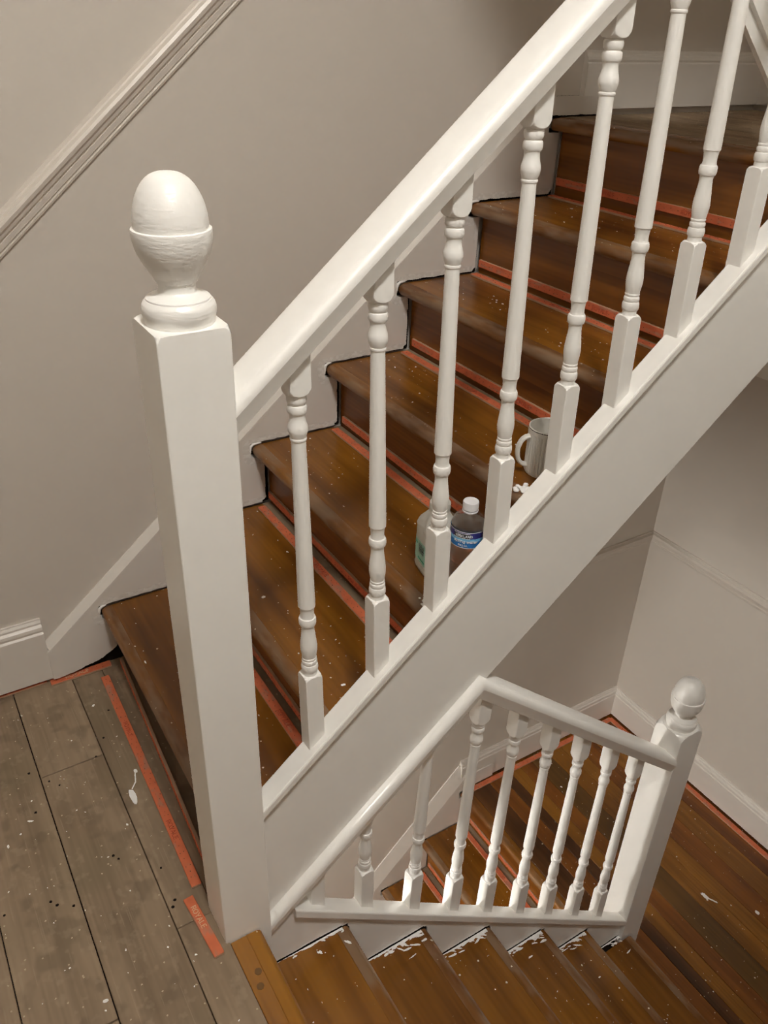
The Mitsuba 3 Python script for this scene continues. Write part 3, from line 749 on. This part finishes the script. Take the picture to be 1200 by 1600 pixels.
# mug
scene['mat_mug'] = principled((.66, .645, .60), 0.35, 0.5)
mx, my = .7170, .9535
mug = thing('mug', 'pale ribbed mug with a thin dark rim, standing on the fourth tread', 'mug')
MR, MH = .0395, .0970
N = 397
A = np.linspace(0, 2 * math.pi, N)
rows = [(0, .030, 0), (0.0, .0355, 0), (.0015, .0372, 0), (.004, .0384, .3)] + [(z, MR, 1) for z in np.linspace(.007, MH - .013, 8)] + [(MH - .011, MR, .2), (MH - .0095, MR, 0), (MH - .001, MR - .0002, 0), (MH, MR - .0010, 0), (MH, MR - .0020, 0), (MH - .001, MR - .0028, 0), (.010, MR - .0045, 0), (.007, MR - .010, 0), (.006, 0, 0)]
v, f = [[mx, my, z4]], []
for z, r, k in rows:
    rr = r - k * .0030 * (1 - np.abs(np.sin(A * 18)) ** .55)
    v += [[mx + q * math.cos(a), my + q * math.sin(a), z4 + z] for a, q in zip(A, rr)]
for j in range(N - 1): f.append((0, j + 2, j + 1))
for i in range(len(rows) - 1):
    for j in range(N - 1):
        q = 1 + i * N + j
        f += [(q, q + 1, q + N + 1), (q, q + N + 1, q + N)]
part(mug, 'body', trimesh.Trimesh(np.array(v), np.array(f), process=False), 'mat_mug', 35)
part(mug, 'rim_line', shell(mx, my, [(z4 + MH - .0028, MR + .0002), (z4 + MH - .0016, MR + .0002)], 0, 2 * math.pi, 65), 'mat_black', True, label='thin dark line under the rim')
ha = math.radians(-112)
t = np.linspace(0, 1, 25)
hp = []
for s in t:
    an = math.pi * (.5 - s) * 1.02
    hp.append((MR - .004 + .023 * math.cos(an) ** .8 if math.cos(an) > 0 else MR - .004, .0480 + .0300 * math.sin(an)))
hp = np.array(hp)
hv, hf = [], []
K = 12
for i, (r, z) in enumerate(hp):
    d = hp[min(i + 1, 24)] - hp[max(i - 1, 0)]; d /= np.linalg.norm(d)
    nr = np.array([-d[1], d[0]])
    for b in np.linspace(0, 2 * math.pi, K, endpoint=False):
        q = r + nr[0] *   .0044 * math.cos(b); h = z + nr[1] * .0044 * math.cos(b); w = .0075 * math.sin(b)
        hv.append([mx + q * math.cos(ha) - w * math.sin(ha), my + q * math.sin(ha) + w * math.cos(ha), z4 + h])
for i in range(24):
    for j in range(K):
        a_, b_ = i * K + j, i * K + (j + 1) % K
        hf += [(a_, b_, b_ + K), (a_, b_ + K, a_ + K)]
hm = trimesh.Trimesh(np.array(hv), np.array(hf), process=False); hm.fix_normals()
part(mug, 'handle', hm, 'mat_mug', True, label='rounded loop handle')

# ------------------------------------------------------------------ paint drips, flakes, nail holes
g = unary_union([blob(.4600, .1335, .020, .0065, 1, 30, .35), blob(.475, .1325, .010, .004, 5, 20, .4)])
solo('paint_drip', 'white dried paint drip with a thin tail on the near landing boards', 'paint drip', cat([flat(g, .0, .0012), flat(LineString([(.440, .138), (.425, .150), (.405, .155), (.396, .159)]).buffer(.0013), 0, .0008), flat(blob(.396, .159, .006, .004, 3, 20, .3), 0, .0012)]), 'mat_paint')
solo('paint_splash', 'white paint splash shaped like a comma on the lower landing boards', 'paint splash', flat(unary_union([blob(.845, 1.945, .016, .007, 8, 30, .6), LineString([(.85, 1.945), (.885, 1.962)]).buffer(.0025)]), ZL, ZL + .0012), 'mat_paint', group=None)
solo('paint_splash', 'small round white paint spot on the lower landing boards', 'paint splash', flat(blob(.985, 2.055, .008, .006, 12, 24, .3), ZL, ZL + .0012), 'mat_paint')
for (x, y, z, lab) in ((.757, .872, z4, 'crumbled white filler on the fourth tread by the string'), (.768, .652, z3, 'crumbled white filler on the third tread by the string')):
    c = [m3.Manifold.sphere(rng.uniform(.0025, .006), 10).scale((1, 1, .6)).translate((x + rng.normal(0, .009), y + rng.normal(0, .008), z + .002)) for _ in range(16)]
    solo('filler_crumbs', lab, 'filler crumbs', tm(m3.Manifold.compose(c)), 'mat_paint', kind='stuff')
def flakes(n, zf, seed):
    r = np.random.default_rng(seed); out = []
    for _ in range(n):
        x, y, z = zf(r)
        L = r.uniform(.0008, .0026) * (2.2 if r.random() < .12 else 1)
        q = affinity.rotate(blob(x, y, L, L * r.uniform(.35, .8), r.integers(999), 6, .5), r.uniform(0, 180))
        out.append(flat(q, z, z + .0007))
    return cat(out)
solo('paint_flakes', 'white paint flakes scattered over the near landing boards', 'paint flakes', flakes(150, lambda r: (r.uniform(.03, 1.1), r.uniform(-.35, .16), 0), 1), 'mat_paint', kind='stuff')
def on_a(r):
    i = r.integers(0, 6); y, z = TA[i]
    return r.uniform(.05, .80), r.uniform(y + .03, TA[i + 1][0] - .01), z
def on_b(r):
    i = r.integers(1, 7); y, z = TB[i]
    return r.uniform(.88, 1.3), r.uniform(TB[i - 1][0] - .03, y - .035), z
solo('paint_flakes', 'white paint flakes scattered over the treads of the upper flight', 'paint flakes', flakes(150, on_a, 2), 'mat_paint', kind='stuff')
solo('paint_flakes', 'white paint flakes scattered over the treads of the lower flight', 'paint flakes', flakes(70, on_b, 3), 'mat_paint', kind='stuff')
solo('paint_flakes', 'white paint flakes scattered over the lower landing', 'paint flakes', flakes(90, lambda r: (r.uniform(.1, 1.3), r.uniform(1.53, 2.25), ZL), 4), 'mat_paint', kind='stuff')
for x, y in ((.285, -.045), (.330, -.012), (.352, .005), (.40, -.055), (.585, .055), (.598, .062), (.625, -.075), (.638, -.066), (.655, -.04), (.66, .128), (.61, -.155), (.31, .095), (.74, .128), (.752, .120), (.262, .125), (.18, .16)):
    m = tm(m3.Manifold.cylinder(.0006, .0022 + .0010 * ((x * 97) % 1), .0022, 12).translate((x, y, -.0002 + .0006)))
    part('floor', 'nail_hole', m, 'mat_gap')

# ------------------------------------------------------------------ the two ceiling lamps
for nm, (lx, ly, lz), lr, lw in (('round lamp on the ceiling high over the near landing', LAMP, LAMP_R, LAMP_W), ('round globe lamp hanging in the hall below the near landing', LAMP2, LAMP2_R, LAMP2_W)):
    lamp = thing('ceiling_lamp', nm, 'lamp')
    part(lamp, 'base', tm(m3.Manifold.cylinder(.03, lr + .01, lr + .01, 48).translate((lx, ly, lz + .02 if lz > 0 else -.270))), 'mat_white_plain')
    if lz < 0:
        d = tm(m3.Manifold.sphere(lr, 48).translate((lx, ly, lz)))
        part(lamp, 'stem', tm(m3.Manifold.cylinder(-.24 - lz - lr + .004, .008, .008, 16).translate((lx, ly, lz + lr - .003))), 'mat_white_plain')
    else:
        d = tm(lathe(smooth_prof([(-.045, .0), (-.043, lr * .35), (-.030, lr * .7), (-.008, lr), (.0, lr), (.02, lr)], 5), 48).translate((lx, ly, lz)))
    part(lamp, 'diffuser', mikit.ply(d, 'mat_white_plain', 30, emitter={'type': 'area', 'radiance': {'type': 'rgb', 'value': list(lw)}}), None, label='glowing diffuser')
